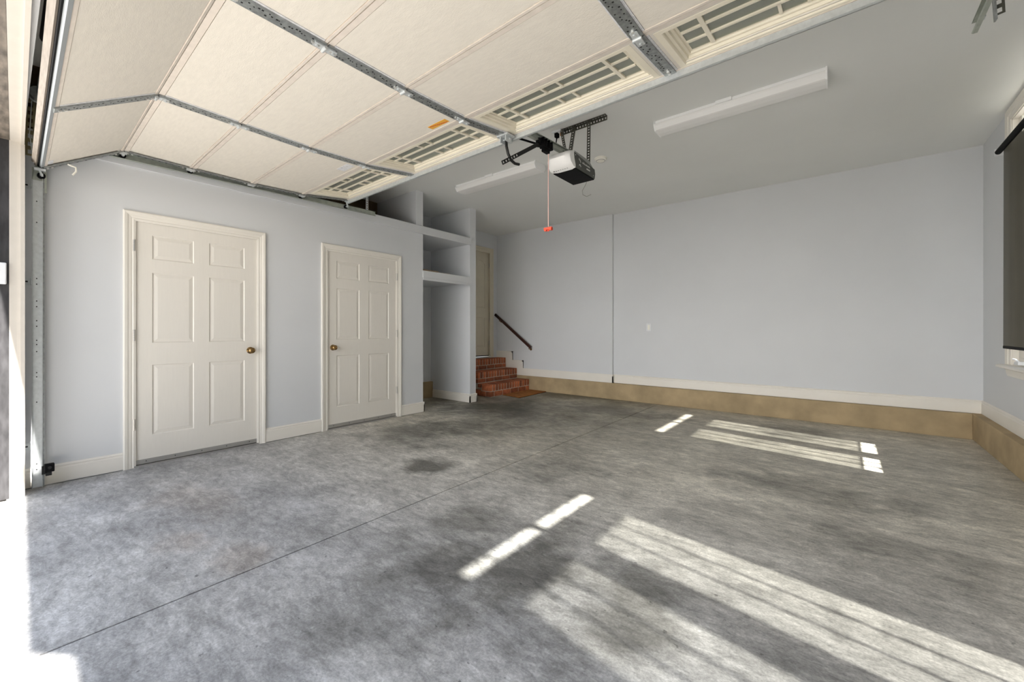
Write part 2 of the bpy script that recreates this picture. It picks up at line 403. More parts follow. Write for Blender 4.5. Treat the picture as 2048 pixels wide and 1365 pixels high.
struct('trim_5', 'charcoal exterior jamb on the far side of the opening', mb=B(OX1 - 0.008, OX1, -0.172, 0.108, 0, OZ), m='dark')

# fascia and niche shelves
struct('trim_6', 'grey fascia board along the loft edge', mb=B(XL, XL + 0.020, 0.12, NY1 + 0.012, FZ0, FZ1), m='wall', bevel=0.004)
sh = thing('built_in_shelf', 'grey upper niche shelf level with the loft edge', 'shelf', (-5.0, 4.14, FZ0 + 0.02))
build('board', B(XA, XL, NY0, NY1, FZ0 + 0.01, FZ1 - 0.004), 'wall', sh)
sh = thing('built_in_shelf', 'grey lower niche shelf with thin wood scraps on it', 'shelf', (-5.0, 4.14, 1.83))
build('board', B(XA, XL, NY0, NY1, 1.865, 1.957), 'wall', sh)
build('front_edge', B(XL, XL + 0.018, NY0 - 0.008, NY1 + 0.012, 1.868, 1.962).box(XL, XL + 0.009, NY0, NY1 - 0.004, 1.832, 1.868), 'wall', sh, bevel=0.002)
for i, (x0, x1, y0, y1, z, hh) in enumerate(((-4.60, -4.565, 3.70, 4.22, 1.958, 0.016), (-4.655, -4.62, 3.72, 4.02, 1.958, 0.020), (-4.62, -4.585, 3.71, 3.99, 1.979, 0.012), (-4.72, -4.68, 3.70, 3.92, 1.958, 0.034))):
    o = build('wood_scrap', MB().hexa([(x0, y0, z), (x1, y0 + .004, z), (x1 + .012, y1, z), (x0 + .012, y1 + .006, z), (x0, y0, z + hh), (x1, y0 + .004, z + hh), (x1 + .012, y1, z + hh * .8), (x0 + .012, y1 + .006, z + hh * .8)]), 'lath')
    tag(o, ('long thin tan wood scrap along the front edge of the lower niche shelf', 'medium tan wood scrap second from the front edge of the niche shelf', 'short wood scrap lying on top of two others on niche shelf', 'shortest and thickest tan wood block at the back of the pile')[i], 'scrap', 'wood scraps on the lower niche shelf')

# ------------------------------------------------------------------ baseboards and concrete curb
def bb_prof(z0, z1, d=0.016):   # profile (distance from wall, z)
    h = z1 - z0
    return [(0, z0), (d, z0), (d, z0 + h * 0.76), (d * 0.75, z0 + h * 0.80), (d * 0.72, z0 + h * 0.86), (d * 0.9, z0 + h * 0.9), (d * 0.55, z0 + h * 0.97), (0.001, z1)]
def bb_y(mb, x, y0, y1, z0, z1, sgn=1, d=0.016):   # runs along y on a wall at x, facing sgn*x
    pr = bb_prof(z0, z1, d); mb.sweep([[(x + sgn * a, y, z) for a, z in pr] for y in (y0, y1)]); return mb
def bb_x(mb, y, x0, x1, z0, z1, sgn=-1, d=0.016):
    pr = bb_prof(z0, z1, d); mb.sweep([[(x, y + sgn * a, z) for a, z in pr] for x in (x0, x1)]); return mb
BH = 0.142; CW = 0.066
mb = MB()
for a, b in ((0.11, D1[0] - CW + 0.004), (D1[1] + CW - 0.004, D2[0] - CW + 0.004), (D2[1] + CW - 0.004, NY0 + 0.016)): bb_y(mb, XL, a, b, 0.006, BH)
bb_x(mb, NY0, XL - 0.8, XL + 0.016, 0.006, BH, 1)
struct('baseboard_left', 'white baseboard along the closet wall', mb=mb, m='white')
mb = MB(); bb_x(mb, NY1, XA + 0.06, XL + 0.016, 0.004, 0.135); bb_y(mb, XL, NY1 - 0.016, PY1 + 0.016, 0.004, 0.135); bb_x(mb, PY1, XA + 0.3, XL + 0.016, 0.004, 0.135, 1)
struct('baseboard_partition', 'white baseboard around the partition end', mb=mb, m='white')
CBZ, BZ0, BZ1 = 0.266, 0.268, 0.405
mb = MB(); bb_x(mb, YB, -2.955 + 0.016, XR, BZ0, BZ1); bb_y(mb, -2.955, YBL - 0.016, YB, BZ0, BZ1)
# stepped run climbing beside the steps on the proud part of the wall
up = [(-2.939, BZ1), (-4.79, BZ1), (-4.79, 0.555), (-5.05, 0.555), (-5.05, 0.722), (XA, 0.722), (XA, BZ0), (-2.939, BZ0)]
mb.prism([(x, z if z != BZ1 else BZ1 - 0.024) if i not in (2, 3, 4, 5) else (x - 0.0, z - 0.024) for i, (x, z) in enumerate(up)], 'y', YBL - 0.016, YBL)
for x0, x1, z0, z1 in ((-4.79, -2.939, BZ1 - 0.03, BZ1), (-4.82, -4.79 + 0.0, BZ1 - 0.03, 0.555), (-5.05, -4.79, 0.525, 0.555), (-5.08, -5.05, 0.525, 0.722), (XA, -5.05, 0.692, 0.722)):
    mb.box(x0, x1, YBL - 0.020, YBL, z0, z1)
struct('baseboard_back', 'white baseboard on the back wall stepping up beside the brick steps', mb=mb, m='white')
struct('baseboard_right', 'white baseboard under the shaded window', mb=bb_y(MB(), XR, 0.1, YB - 0.014, BZ0, BZ1, -1), m='white')
struct('trim_7', 'tan painted concrete curb along the back wall', mb=B(XA, 1.05, 6.298, 6.36, 0, CBZ), m='curb', bevel=0.004)
struct('trim_8', 'tan painted concrete curb under the window wall', mb=B(1.05, XR + 0.02, 0.11, 6.36, 0, CBZ + 0.001), m='curb', bevel=0.004)
struct('trim_9', 'tan concrete curb at the back of the storage niche', mb=B(XA, XA + 0.05, NY0, NY1, 0, CBZ), m='curb')

# ------------------------------------------------------------------ panel doors
def casing(parent, xf, y0, y1, z0, z1, w, m, sgn=1):
    # profile (outward distance from the opening edge, proud of wall)
    pr = [(-0.012, 0.0), (-0.012, 0.008), (0.004, 0.012), (0.010, 0.009), (0.020, 0.012), (0.034, 0.014), (0.040, 0.018), (w - 0.008, 0.021), (w, 0.017), (w, 0.0)]
    mb = MB()
    mb.sweep([[(xf + sgn * d, y0 - o, z0) for o, d in pr], [(xf + sgn * d, y0 - o, z1 + o) for o, d in pr],
              [(xf + sgn * d, y1 + o, z1 + o) for o, d in pr], [(xf + sgn * d, y1 + o, z0) for o, d in pr]])
    return build('casing', mb, m, parent)
def panel_mesh(xs, y0, y1, z0, z1, arch=0.0):   # raised field in a recess; xs = face plane x, facing +x
    mb = MB()
    lv = [(0.0, 0.0), (0.006, -0.007), (0.010, -0.007), (0.036, -0.0015)]
    def ring(i, d, n=8):
        a, b, c, e = y0 + i, y1 - i, z0 + i, z1 - i
        pts = [(xs + d, a, c), (xs + d, b, c)]
        if arch:
            for k in range(n + 1):
                s = k / n; y = b + (a - b) * s; pts.append((xs + d, y, e + arch * math.sin(PI * s) - arch * 0.5))
        else: pts += [(xs + d, b, e), (xs + d, a, e)]
        return pts
    rings = [ring(i, d) for i, d in lv]; k = len(rings[0])
    vs = [p for r in rings for p in r]; fs = []
    for r in range(len(rings) - 1):
        for q in range(k): fs.append((r * k + q, r * k + (q + 1) % k, (r + 1) * k + (q + 1) % k, (r + 1) * k + q))
    fs.append(tuple((len(rings) - 1) * k + q for q in range(k)))
    mb.add(vs, fs); return mb
def leaf_grid(xs, th, ys, zs, skip):   # slab whose front face leaves holes for the panels
    mb = MB(); x0 = xs - th
    mb.box(x0, xs - 0.009, ys[0], ys[-1], zs[0], zs[-1])
    for i in range(len(ys) - 1):
        for j in range(len(zs) - 1):
            if (i, j) in skip: continue
            mb.box(xs - 0.010, xs, ys[i], ys[i + 1], zs[j], zs[j + 1])
    return mb
def knob(parent, x, y, z):
    mb = MB().lathe((x, y, z), (1, 0, 0), [(0, 0.033), (0.004, 0.033), (0.008, 0.026), (0.012, 0.012), (0.030, 0.011), (0.036, 0.020), (0.044, 0.027), (0.054, 0.028), (0.062, 0.022), (0.066, 0.010), (0.067, 0.001)], 20)
    return build('knob', mb, 'brass', parent, smooth=True)
def panel_door(name, label, y0, y1, hinge_left):
    root = struct(name, label, loc=(XL, (y0 + y1) / 2, 0))
    xs = XL - 0.004; g = 0.004
    ya, yb = y0 + g, y1 - g; W = yb - ya
    ys = [ya, ya + 0.113, ya + 0.40, ya + W - 0.40, ya + W - 0.113, yb]
    zs = [0.018, 0.250, 0.842, 1.026, 1.618, 1.731, 1.934, 2.040]
    holes = [(i, j) for i in (1, 3) for j in (1, 3, 5)]
    leaf = build('door_leaf', leaf_grid(xs, 0.038, ys, zs, holes), 'doorp', root)
    for i, j in holes: build('panel', panel_mesh(xs, ys[i], ys[i + 1], zs[j], zs[j + 1]), 'doorp', leaf)
    casing(root, XL, y0, y1, 0.0, DH, CW, 'white')
    mj = B(XL - 0.12, XL - 0.002, y0 - 0.001, y0 + 0.003, 0, DH).box(XL - 0.12, XL - 0.002, y1 - 0.003, y1 + 0.001, 0, DH).box(XL - 0.12, XL - 0.002, y0, y1, DH - 0.003, DH + 0.001)
    build('jamb', mj, 'white', root)
    build('threshold', B(XL - 0.10, XL + 0.012, y0, y1, 0, 0.014), 'sweep', root)
    sw = B(xs, xs + 0.006, ya + 0.004, yb - 0.004, 0.020, 0.056); sw.cm = 1
    for k in range(5): sw.lathe((xs + 0.006, ya + W * (0.08 + 0.21 * k), 0.040), (1, 0, 0), [(0, 0.004), (0.002, 0.003)], 8)
    build('door_sweep', sw, ['sweep', 'hole'], root)
    yh = y0 if hinge_left else y1
    for z in (1.83, 1.09, 0.355):
        mb = MB()
        for k in range(5): mb.tube([(XL + 0.010, yh, z - 0.046 + k * 0.0186), (XL + 0.010, yh, z - 0.046 + k * 0.0186 + 0.0176)], 0.0075, 8)
        mb.box(XL - 0.004, XL + 0.004, yh - 0.012, yh + 0.012, z - 0.046, z + 0.046)
        build('hinge', mb, 'hinge', root)
    knob(root, xs, y1 - 0.068 if hinge_left else y0 + 0.072, 0.935)
    return root
panel_door('door_1', 'white six-panel closet door hinged beside the garage opening', *D1, True)
panel_door('door_2', 'white six-panel closet door next to the storage niche', *D2, False)
# house door at the top of the steps
d3 = struct('door_3', 'cream house door with arched panels atop the brick steps', loc=(XA, 5.66, D3Z0))
xs = XA - 0.035
ys = [D3[0] + .004, D3[0] + 0.115, D3[0] + 0.40, D3[1] - 0.40, D3[1] - 0.115, D3[1] - .004]
zs = [D3Z0 + 0.03, D3Z0 + 0.20, D3Z0 + 0.78, D3Z0 + 0.96, D3Z1 - 0.17, D3Z1 - 0.004]
hol = [(i, j) for i in (1, 3) for j in (1, 3)]
lf = build('door_leaf', leaf_grid(xs, 0.04, ys, zs, hol), 'door3', d3)
for i, j in hol: build('panel', panel_mesh(xs, ys[i], ys[i + 1], zs[j], zs[j + 1] , 0.0 if j == 1 else 0.0), 'door3', lf)
mb = MB()
for i in (1, 3):       # arched cap over each tall panel
    for k in range(8):
        s0, s1 = k / 8, (k + 1) / 8; a, b = ys[i], ys[i + 1]; f = lambda s: zs[4] - 0.075 + 0.075 * math.sin(PI * s)
        mb.prism([(a + (b - a) * s0, f(s0)), (a + (b - a) * s1, f(s1)), (a + (b - a) * s1, zs[4] + .002), (a + (b - a) * s0, zs[4] + .002)], 'x', xs - 0.009, xs - 0.0002)
build('panel_arch', mb, 'door3', lf)
casing(d3, XA, *D3, 0.6, D3Z1, 0.085, 'door3')
build('jamb', B(XA - 0.12, XA - .001, D3[0] - .001, D3[0] + .003, .6, D3Z1).box(XA - 0.12, XA - .001, D3[1] - .003, D3[1] + .001, .6, D3Z1).box(XA - .12, XA - .001, *D3, D3Z1 - .003, D3Z1 + .001), 'door3', d3)
build('door_sweep', B(xs, xs + .012, D3[0] + .01, D3[1] - .01, D3Z0 + .018, D3Z0 + .036), 'black', d3)
build('threshold', B(XA - 0.08, XA + 0.02, *D3, 0.6, 0.618), 'galvl', d3)
for z in (D3Z0 + 0.28, D3Z0 + 1.02, D3Z0 + 1.82):
    build('hinge', B(XA - .03, XA - .012, D3[1] - .008, D3[1] + .004, z - .045, z + .045), 'hinge', d3)

# ------------------------------------------------------------------ brick steps
SY0, SY1 = 5.18, 6.297
steps = thing('brick_steps', 'three red brick steps rising to the house door', 'steps', (-5.05, 5.74, 0))
RX = [-4.635, -4.93, -5.212]; RZ = [0.207, 0.400, 0.595]
mb = MB(); e = 0.006
for i in range(3): mb.box(XA + .002, RX[i] - e, SY0 + .016, SY1 - .001, 0 if i == 0 else RZ[i - 1] - 0.01, RZ[i] - e)
build('mortar_core', mb, 'mortar', steps)
def cham(lx, ly, lz, c=0.004):
    mb = MB(); h = (lx / 2, ly / 2, lz / 2); vs = []
    idx = {}
    for sx in (-1, 1):
        for sy in (-1, 1):
            for sz in (-1, 1):
                s = (sx, sy, sz)
                for ax in range(3):
                    p = [s[a] * (h[a] - (0 if a == ax else c)) for a in range(3)]
                    idx[(s, ax)] = len(vs); vs.append(tuple(p))
    fs = []
    for ax in range(3):
        o = [a for a in range(3) if a != ax]
        for sg in (-1, 1):
            q = []
            for a, b in ((-1, -1), (1, -1), (1, 1), (-1, 1)):
                s = [0, 0, 0]; s[ax] = sg; s[o[0]] = a; s[o[1]] = b; q.append(idx[(tuple(s), ax)])
            fs.append(tuple(q))
            for other in o:
                if other > ax:
                    third = 3 - ax - other
                    for sg2 in (-1, 1):
                        s = [0, 0, 0]; s[ax] = sg; s[other] = sg2
                        a1 = s[:]; a1[third] = -1; a2 = s[:]; a2[third] = 1
                        fs.append((idx[(tuple(a1), ax)], idx[(tuple(a2), ax)], idx[(tuple(a2), other)], idx[(tuple(a1), other)]))
    for sx in (-1, 1):
        for sy in (-1, 1):
            for sz in (-1, 1): fs.append(tuple(idx[((sx, sy, sz), a)] for a in range(3)))
    mb.add(vs, fs); return mb
_bm = {}
def brick(dims, c):
    if dims not in _bm:
        mb = cham(*dims); me = bpy.data.meshes.new('brick'); me.from_pydata(mb.v, [], mb.f); me.materials.append(M['brick'])
        b = bmesh.new(); b.from_mesh(me); bmesh.ops.recalc_face_normals(b, faces=b.faces[:]); b.to_mesh(me); b.free(); _bm[dims] = me
    o = bpy.data.objects.new('brick', _bm[dims]); COL.objects.link(o); o.parent = steps
    o.location = Vector(c) - steps.location + Vector((random.uniform(-.002, .002), 0, random.uniform(-.0015, .0015)))
    o.rotation_euler = (random.uniform(-.01, .01), random.uniform(-.01, .01), random.uniform(-.008, .008))
for i in range(3):
    z1 = RZ[i]; z0 = 0 if i == 0 else RZ[i - 1]
    n = 15; pit = (SY1 - SY0) / n; rh = 0.108
    dep = 0.20
    for k in range(n):
        brick((dep, round(pit - 0.013, 4), rh), (RX[i] - dep / 2, SY0 + pit * (k + .5), z1 - rh / 2))
    # rear of the tread, laid flat
    back = RX[i + 1] if i < 2 else XA + 0.02
    wid = RX[i] - dep - 0.010 - back
    if wid > 0.03:
        n2 = 5; p2 = (SY1 - SY0) / n2
        for k in range(n2): brick((round(wid, 3), round(p2 - 0.01, 4), 0.06), (back + wid / 2, SY0 + p2 * (k + .5), z1 - 0.031))
    # stretcher course below
    sh_ = z1 - rh - 0.010 - (z0 + (0.010 if i else 0.006))
    n3 = 5; p3 = (SY1 - SY0) / n3; off = 0.0 if i % 2 else 0.5
    yy = SY0
    cuts = [SY0] + [SY0 + p3 * (k + (0.5 if i % 2 == 0 else 1.0)) for k in range(n3)] + [SY1]
    cuts = sorted(set(round(min(c, SY1), 4) for c in cuts))
    for a, b in zip(cuts, cuts[1:]):
        if b - a < 0.04: continue
        brick((0.10, round(b - a - 0.010, 4), round(sh_, 4)), (RX[i] - 0.05, (a + b) / 2, z1 - rh - 0.010 - sh_ / 2))
    # end face of the step turned toward the opening
    xx = RX[i] - dep - 0.01
    while xx > XA + 0.1:
        l = min(0.2, xx - XA - 0.02)
        brick((round(l - .01, 3), 0.06, 0.10), (xx - l / 2, SY0 + 0.03, z1 - 0.125 if i else 0.06)); xx -= 0.21
    if i < 2: brick((0.19, 0.08, round(sh_, 4)), (RX[i] - 0.205, SY0 + 0.042, z1 - rh - 0.010 - sh_ / 2))
dm = thing('doormat', 'flat brown doormat at the foot of the brick steps', 'doormat', (-4.42, 5.87, 0))
build('mat_body', MB().prism([(-4.625, 5.50), (-4.20, 5.435), (-4.235, 6.27), (-4.625, 6.285)], 'z', 0.001, 0.016), 'mat', dm, bevel=0.003)
build('mat_edge', MB().prism([(-4.628, 5.497), (-4.197, 5.432), (-4.232, 6.273), (-4.628, 6.288)], 'z', 0.0005, 0.007), 'wood', dm)
hr = thing('handrail', 'dark mahogany handrail sloping down the wall above the steps', 'handrail', (-5.0, 6.27, 1.1))
p0, p1 = Vector((-5.46, 6.255, 1.455)), Vector((-4.57, 6.255, 0.805))
build('rail', MB().bar(p0, p1, 0.034, 0.050), 'wood', hr, bevel=0.006)
for s in (0.12, 0.95):
    p = p0.lerp(p1, s)
    build('bracket', MB().tube([p + Vector((0, 0, -.03)), p + Vector((0, 0, -.055)), p + Vector((0, .03, -.065)), (p.x, YBL, p.z - .065)], 0.006, 8).lathe((p.x, YBL, p.z - .065), (0, -1, 0), [(0, .024), (.005, .022)], 14), 'brass', hr)

# ------------------------------------------------------------------ windows on the right wall, with roller shades
SX = 1.182
def window(n, label, c, dz):
    root = struct('window_%d' % n, label, loc=(XR, c, 0.8 + dz))
    Z = lambda z: z + dz
    y0, y1, za, zb = c - WH, c + WH, Z(0.83), Z(2.95)
    xo = 1.20
    mj = B(XR - .002, xo, y0, y0 + .02, za, zb).box(XR - .002, xo, y1 - .02, y1, za, zb).box(XR - .002, xo, y0, y1, zb - .02, zb).box(XR + .0, xo, y0, y1, za, za + .02)
    build('jamb', mj, 'white', root)
    pr = [(-0.008, 0), (-0.008, 0.010), (0.012, 0.014), (0.030, 0.014), (0.036, 0.020), (0.075, 0.024), (0.088, 0.024), (0.088, 0)]
    mb = MB(); mb.sweep([[(XR - d, y0 - o, za) for o, d in pr], [(XR - d, y0 - o, zb + o) for o, d in pr], [(XR - d, y1 + o, zb + o) for o, d in pr], [(XR - d, y1 + o, za) for o, d in pr]])
    build('casing', mb, 'white', root)
    sl = MB().prism([(XR - .075, za - .018), (XR - .07, za - .002), (XR - .06, za + .004), (xo - .02, za + .006), (xo - .02, za - .024), (XR - .06, za - .024)], 'y', y0 - .11, y1 + .11)
    build('sill', sl, 'white', root)
    ap = MB(); pa = [(0, za - .095), (.012, za - .095), (.018, za - .075), (.022, za - .040), (.040, za - .026), (.040, za - .024), (0, za - .024)]
    ap.sweep([[(XR - d, y, z) for d, z in pa] for y in (y0 - .08, y1 + .08)])
    build('apron', ap, 'white', root)
    fx0, fx1 = 1.168, 1.20
    # fixed frame: mullion, transom bar, side stiles
    mb = B(fx0, fx1, y0 + .02, c - .585, za + .02, zb - .02).box(fx0, fx1, c + .585, y1 - .02, za + .02, zb - .02)
    mb.box(fx0, fx1, c - .03, c + .03, za + .02, zb - .02).box(fx0 - .01, fx1, c - .60, c + .60, Z(2.60), Z(2.775)).box(fx0, fx1, c - .6, c + .6, zb - .02, zb - .015)
    mb.box(fx0 - .01, fx1, c - .60, c + .60, za + .02, Z(0.90))
    build('window_frame', mb, 'white', root)
    for s in (-1, 1):
        a, b = (c + .03, c + .585) if s > 0 else (c - .585, c - .03)
        tr = build('transom_sash', B(fx0, fx1, a, b, Z(2.925), Z(2.932)), 'white', root)
        build('pane', B(SX, SX + .004, a, b, Z(2.775), Z(2.93)), 'glass', tr)
        for k in (1, 2): build('muntin', B(fx0 + .005, fx1 - .005, a + (b - a) * k / 3 - .009, a + (b - a) * k / 3 + .009, Z(2.775), Z(2.93)), 'white', tr)
        ga, gb = (c + .105, c + .525) if s > 0 else (c - .525, c - .105)
        sb = B(fx0, fx1, a, ga, Z(.90), Z(2.60)).box(fx0, fx1, gb, b, Z(.90), Z(2.60)).box(fx0, fx1, ga, gb, Z(.90), Z(.955)).box(fx0, fx1, ga, gb, Z(2.55), Z(2.60))
        sa = build('casement_sash', sb, 'white', root)
        build('pane', B(SX, SX + .004, ga, gb, Z(.955), Z(2.55)), 'glass', sa)
        for k in (1, 2): build('muntin', B(fx0 + .008, fx1 - .008, ga + (gb - ga) * k / 3 - .008, ga + (gb - ga) * k / 3 + .008, Z(.955), Z(2.55)), 'white', sa)
        yc = c + s * .42
        cr = B(1.10, 1.155, yc - .05, yc + .05, za + .02, za + .045); cr.tube([(1.12, yc, za + .04), (1.10, yc + .01, za + .062), (1.095, yc + .05, za + .064)], .007, 8)
        build('crank', cr, 'plate', root, bevel=.004)
window(1, 'white casement window nearest the garage opening, mostly covered by its shade', *WN[0])
window(2, 'white trimmed casement window with transom by the back corner', *WN[1])
for i, ((c, dz), lab) in enumerate(zip(WN, ('black roller shade on the window nearest the garage opening', 'black roller shade on the window by the back corner'))):
    xr = 1.075; zt = 2.695 + dz; zb = 0.975 + dz - (0.12 if i == 0 else 0)
    rs = thing('roller_shade', lab, 'shade', (xr, c, zt))
    build('roller', MB().tube([(xr - .01, c - .72, zt), (xr - .01, c + .72, zt)], 0.022, 14), 'black', rs, smooth=True)
    fb = MB(); n = 26; ya, yb = c - .67, c + .665
    for k in range(n):
        a, b = ya + (yb - ya) * k / n, ya + (yb - ya) * (k + 1) / n
        fx = lambda y: xr + .009 + 0.003 * math.sin(y * 23) 
        fb.quad((fx(a), a, zb + .02), (fx(b), b, zb + .02), (xr + .009, b, zt), (xr + .009, a, zt))
    build('fabric', fb, 'screen', rs, smooth=True)
    build('hem_bar', B(xr + .004, xr + .014, ya, yb, zb, zb + .024), 'black', rs, bevel=.002)
    for s in (-1, 1): build('bracket', B(xr - .03, XR - .0245, c + s * .735 - .004, c + s * .735 + .004, zt - .03, zt + .03), 'plate', rs)

# ------------------------------------------------------------------ unseen evergreens added outside to block sky light
mb = MB(); rh = random.Random(5)
for i in range(9):
    y = -1.5 + i * 2.0; mb.box(5.6 + rh.random() * .2, 6.9, y, y + 1.9, -0.1, 3.7 + rh.random() * .3)
for i in range(5200):
    c = Vector((5.15 + rh.random() * .6, -2.2 + rh.random() * 19, rh.random() * 4.3)); a = Vector((rh.uniform(-1, 1), rh.uniform(-1, 1), rh.uniform(-1, 1))).normalized(); b = a.orthogonal().normalized()
    l = rh.uniform(.10, .22); mb.quad(c - a * l, c + b * l * .5, c + a * l, c - b * l * .5)
hd = build('sky_blocker', mb, 'leaf'); hd['kind'] = 'stuff'; tag(hd, 'unseen evergreen mass added to darken the view through the shades', 'sky_blocker')

mb = MB()  # added tree screen, blocks low sky from the closet wall
for i in range(7):
    y = -13 + i * 2.0; mb.box(9.0 + rh.random() * .3, 11.0, y, y + 1.95, -0.1, 6.6 + rh.random() * .6)
for i in range(3800):
    c = Vector((8.4 + rh.random() * .8, -13.5 + rh.random() * 15, rh.random() * 7.6)); a = Vector((rh.uniform(-1, 1), rh.uniform(-1, 1), rh.uniform(-1, 1))).normalized(); b = a.orthogonal().normalized()
    l = rh.uniform(.14, .32); mb.quad(c - a * l, c + b * l * .5, c + a * l, c - b * l * .5)
hd = build('sky_blocker', mb, 'leaf'); hd['kind'] = 'stuff'; tag(hd, 'unseen evergreen screen added to keep sky light off the closet wall', 'sky_blocker')

# ------------------------------------------------------------------ overhead garage door
GX0, GX1 = -4.43, 0.45
SXC = [-3.215, -2.0, -0.775]                      # centres of the inner steel stiles
PROF = [(0.185, 2.285), (0.610, 2.548), (1.045, 2.543), (1.515, 2.541), (1.990, 2.560), (2.495, 2.625)]   # inner face (y, z), bottom edge first
TH = 0.045
gd = thing('garage_door', 'raised cream sectional garage door with steel stiles and grid windows', 'garage door', (-2.0, 1.4, 2.3))
def frame_of(k):
    a, b = PROF[k], PROF[k + 1]; dy, dz = b[0] - a[0], b[1] - a[1]; L = math.hypot(dy, dz); t = (dy / L, dz / L); nrm = (t[1], -t[0])
    if nrm[1] > 0: nrm = (-nrm[0], -nrm[1])
    return a, t, nrm, L
def loc2w(k):
    a, t, n, L = frame_of(k)
    return lambda x, s, h: (x, a[0] + t[0] * s + n[0] * h, a[1] + t[1] * s + n[1] * h)
ends = [GX0 + 0.03] + SXC + [GX1 - 0.03]
SW = 0.031                                        # half width of steel stile
for k in range(5):
    F = loc2w(k); L = frame_of(k)[3]; gap = 0.003
    sec_mb = MB()
    win = k == 4
    if not win: sec_mb.box(GX0, GX1, gap, L - gap, -TH, -0.006)
    else:
        for a, b in ((gap, 0.085), (L - 0.05, L - gap)): sec_mb.box(GX0, GX1, a, b, -TH, -0.006)
        for i in range(4):
            xa = ends[i]; xb = ends[i + 1]
            sec_mb.box(xa - (0.03 if i == 0 else 0), xa + 0.085, 0.085, L - .05, -TH, -0.006); sec_mb.box(xb - 0.075, xb + (0.03 if i == 3 else 0), 0.085, L - .05, -TH, -0.006)
    sec = build('section', sec_mb.xf(F), 'panel', gd)
    # edge rails on both sides of each joint
    er = MB(); er.box(GX0, GX1, gap, 0.030, -0.008, 0.002).box(GX0, GX1, L - 0.016, L - gap, -0.008, 0.004)
    build('edge_rail', er.xf(F), 'rail', sec)
    for i in range(4):
        xa = ends[i] + (SW + .012 if i else 0.035); xb = ends[i + 1] - (SW + .012 if i < 3 else 0.035)
        if not win:
            build('panel', B(xa, xb, 0.033, L - 0.019, -0.012, 0.0).xf(F), 'panel', sec)
        else:
            # face frame, then a stepped recess down to the glazing
            f = MB(); oxa, oxb, os0, os1 = xa + .052, xb - .050, 0.078, L - 0.040
            def rect(e, h):
                n_ = e * .8 if e > 0 else e
                return [(oxa + e, os0 + n_, h), (oxb - e, os0 + n_, h), (oxb - e, os1 - e, h), (oxa + e, os1 - e, h)]
            lv = [(-.034, -.006), (-.034, .002), (-.004, .002), (0, -.002), (.003, -.013), (.017, -.014), (.020, -.027), (.033, -.028), (.036, -.038), (.046, -.039), (.046, -.046)]
            rs_ = [rect(e, h) for e, h in lv]
            for r0, r1 in zip(rs_, rs_[1:]):
                for q in range(4): f.quad(r0[q], r0[(q + 1) % 4], r1[(q + 1) % 4], r1[q])
            build('window_frame', f.xf(F), 'frame', sec)
            fp = MB(); fp.box(xa, oxa - .03, .033, L - .006, -.012, 0.001).box(oxb + .03, xb, .033, L - .006, -.012, .001).box(oxa - .03, oxb + .03, .033, os0 - .03, -.012, .001).box(oxa - .03, oxb + .03, os1 + .03, L - .006, -.012, .001)
            build('panel', fp.xf(F), 'panel', sec)
            e = .046; ga, gb, s0, s1 = oxa + e, oxb - e, os0 + e * .8, os1 - e
            build('pane', B(ga - .004, gb + .004, s0 - .004, s1 + .004, -.044, -.040).xf(F), 'tint', sec)
            W_, H_ = gb - ga, s1 - s0; hb = .0075
            mu = MB(); xl, xr_ = ga + W_ * .115, gb - W_ * .115; sl, su = s0 + H_ * .33, s0 + H_ * .67
            for s in (sl, su): mu.box(ga, gb, s - hb, s + hb, -.041, -.031)
            for x in (xl, xr_): mu.box(x - hb * 1.4, x + hb * 1.4, s0, s1, -.041, -.030)
            for x in (ga + W_ * .44, ga + W_ * .56):
                mu.box(x - hb, x + hb, s0, sl, -.041, -.031).box(x - hb, x + hb, su, s1, -.041, -.031)
            build('muntin', mu.xf(F), 'frame', sec)
    for i, xc in enumerate(SXC):
        st = MB(); st.box(xc - SW, xc + SW, .006, L - .004, -.010, .011)
        st.cm = 1
        for r in range(26):
            sx = xc + random.choice((-.017, .017, -.006, .008)); ss = .03 + (L - .06) * (r + random.random() * .6) / 26
            hs = .0028 + random.random() * .0016
            st.box(sx - hs, sx + hs, ss - hs, ss + hs, .0105, .0116)
        st.cm = 2
        for ss in (.028, .052, L - .06, L - .032):
            st.box(xc - .007, xc + .006, ss - .006, ss + .006, .010, .019); 
        build('stile', st.xf(F), ['galv', 'hole', 'bolt'], sec)
        build('stile_flange', B(xc - SW - .011, xc - SW, .033, L - .019, -.008, .003).box(xc + SW, xc + SW + .011, .033, L - .019, -.008, .003).xf(F), 'paper', sec)
    for x0, x1 in ((GX0 - .004, GX0 + .030), (GX1 - .030, GX1 + .004)):
        st = MB(); st.box(x0, x1, .006, L - .004, .0, .012).box(x0 if x0 < -2 else x1 - .003, x0 + .003 if x0 < -2 else x1, .006, L - .004, -TH, .012); st.cm = 1
        for r in range(9): st.box((x0 + x1) / 2 - .004, (x0 + x1) / 2 + .004, .04 + r * (L - .08) / 8.2, .04 + r * (L - .08) / 8.2 + .012, .0115, .0128)
        st.cm = 2
        for ss in (.025, .05, L - .06, L - .03): st.box((x0 + x1) / 2 - .006, (x0 + x1) / 2 + .006, ss - .006, ss + .006, .011, .019)
        build('end_stile', st.xf(F), ['galv', 'hole', 'bolt'], sec)
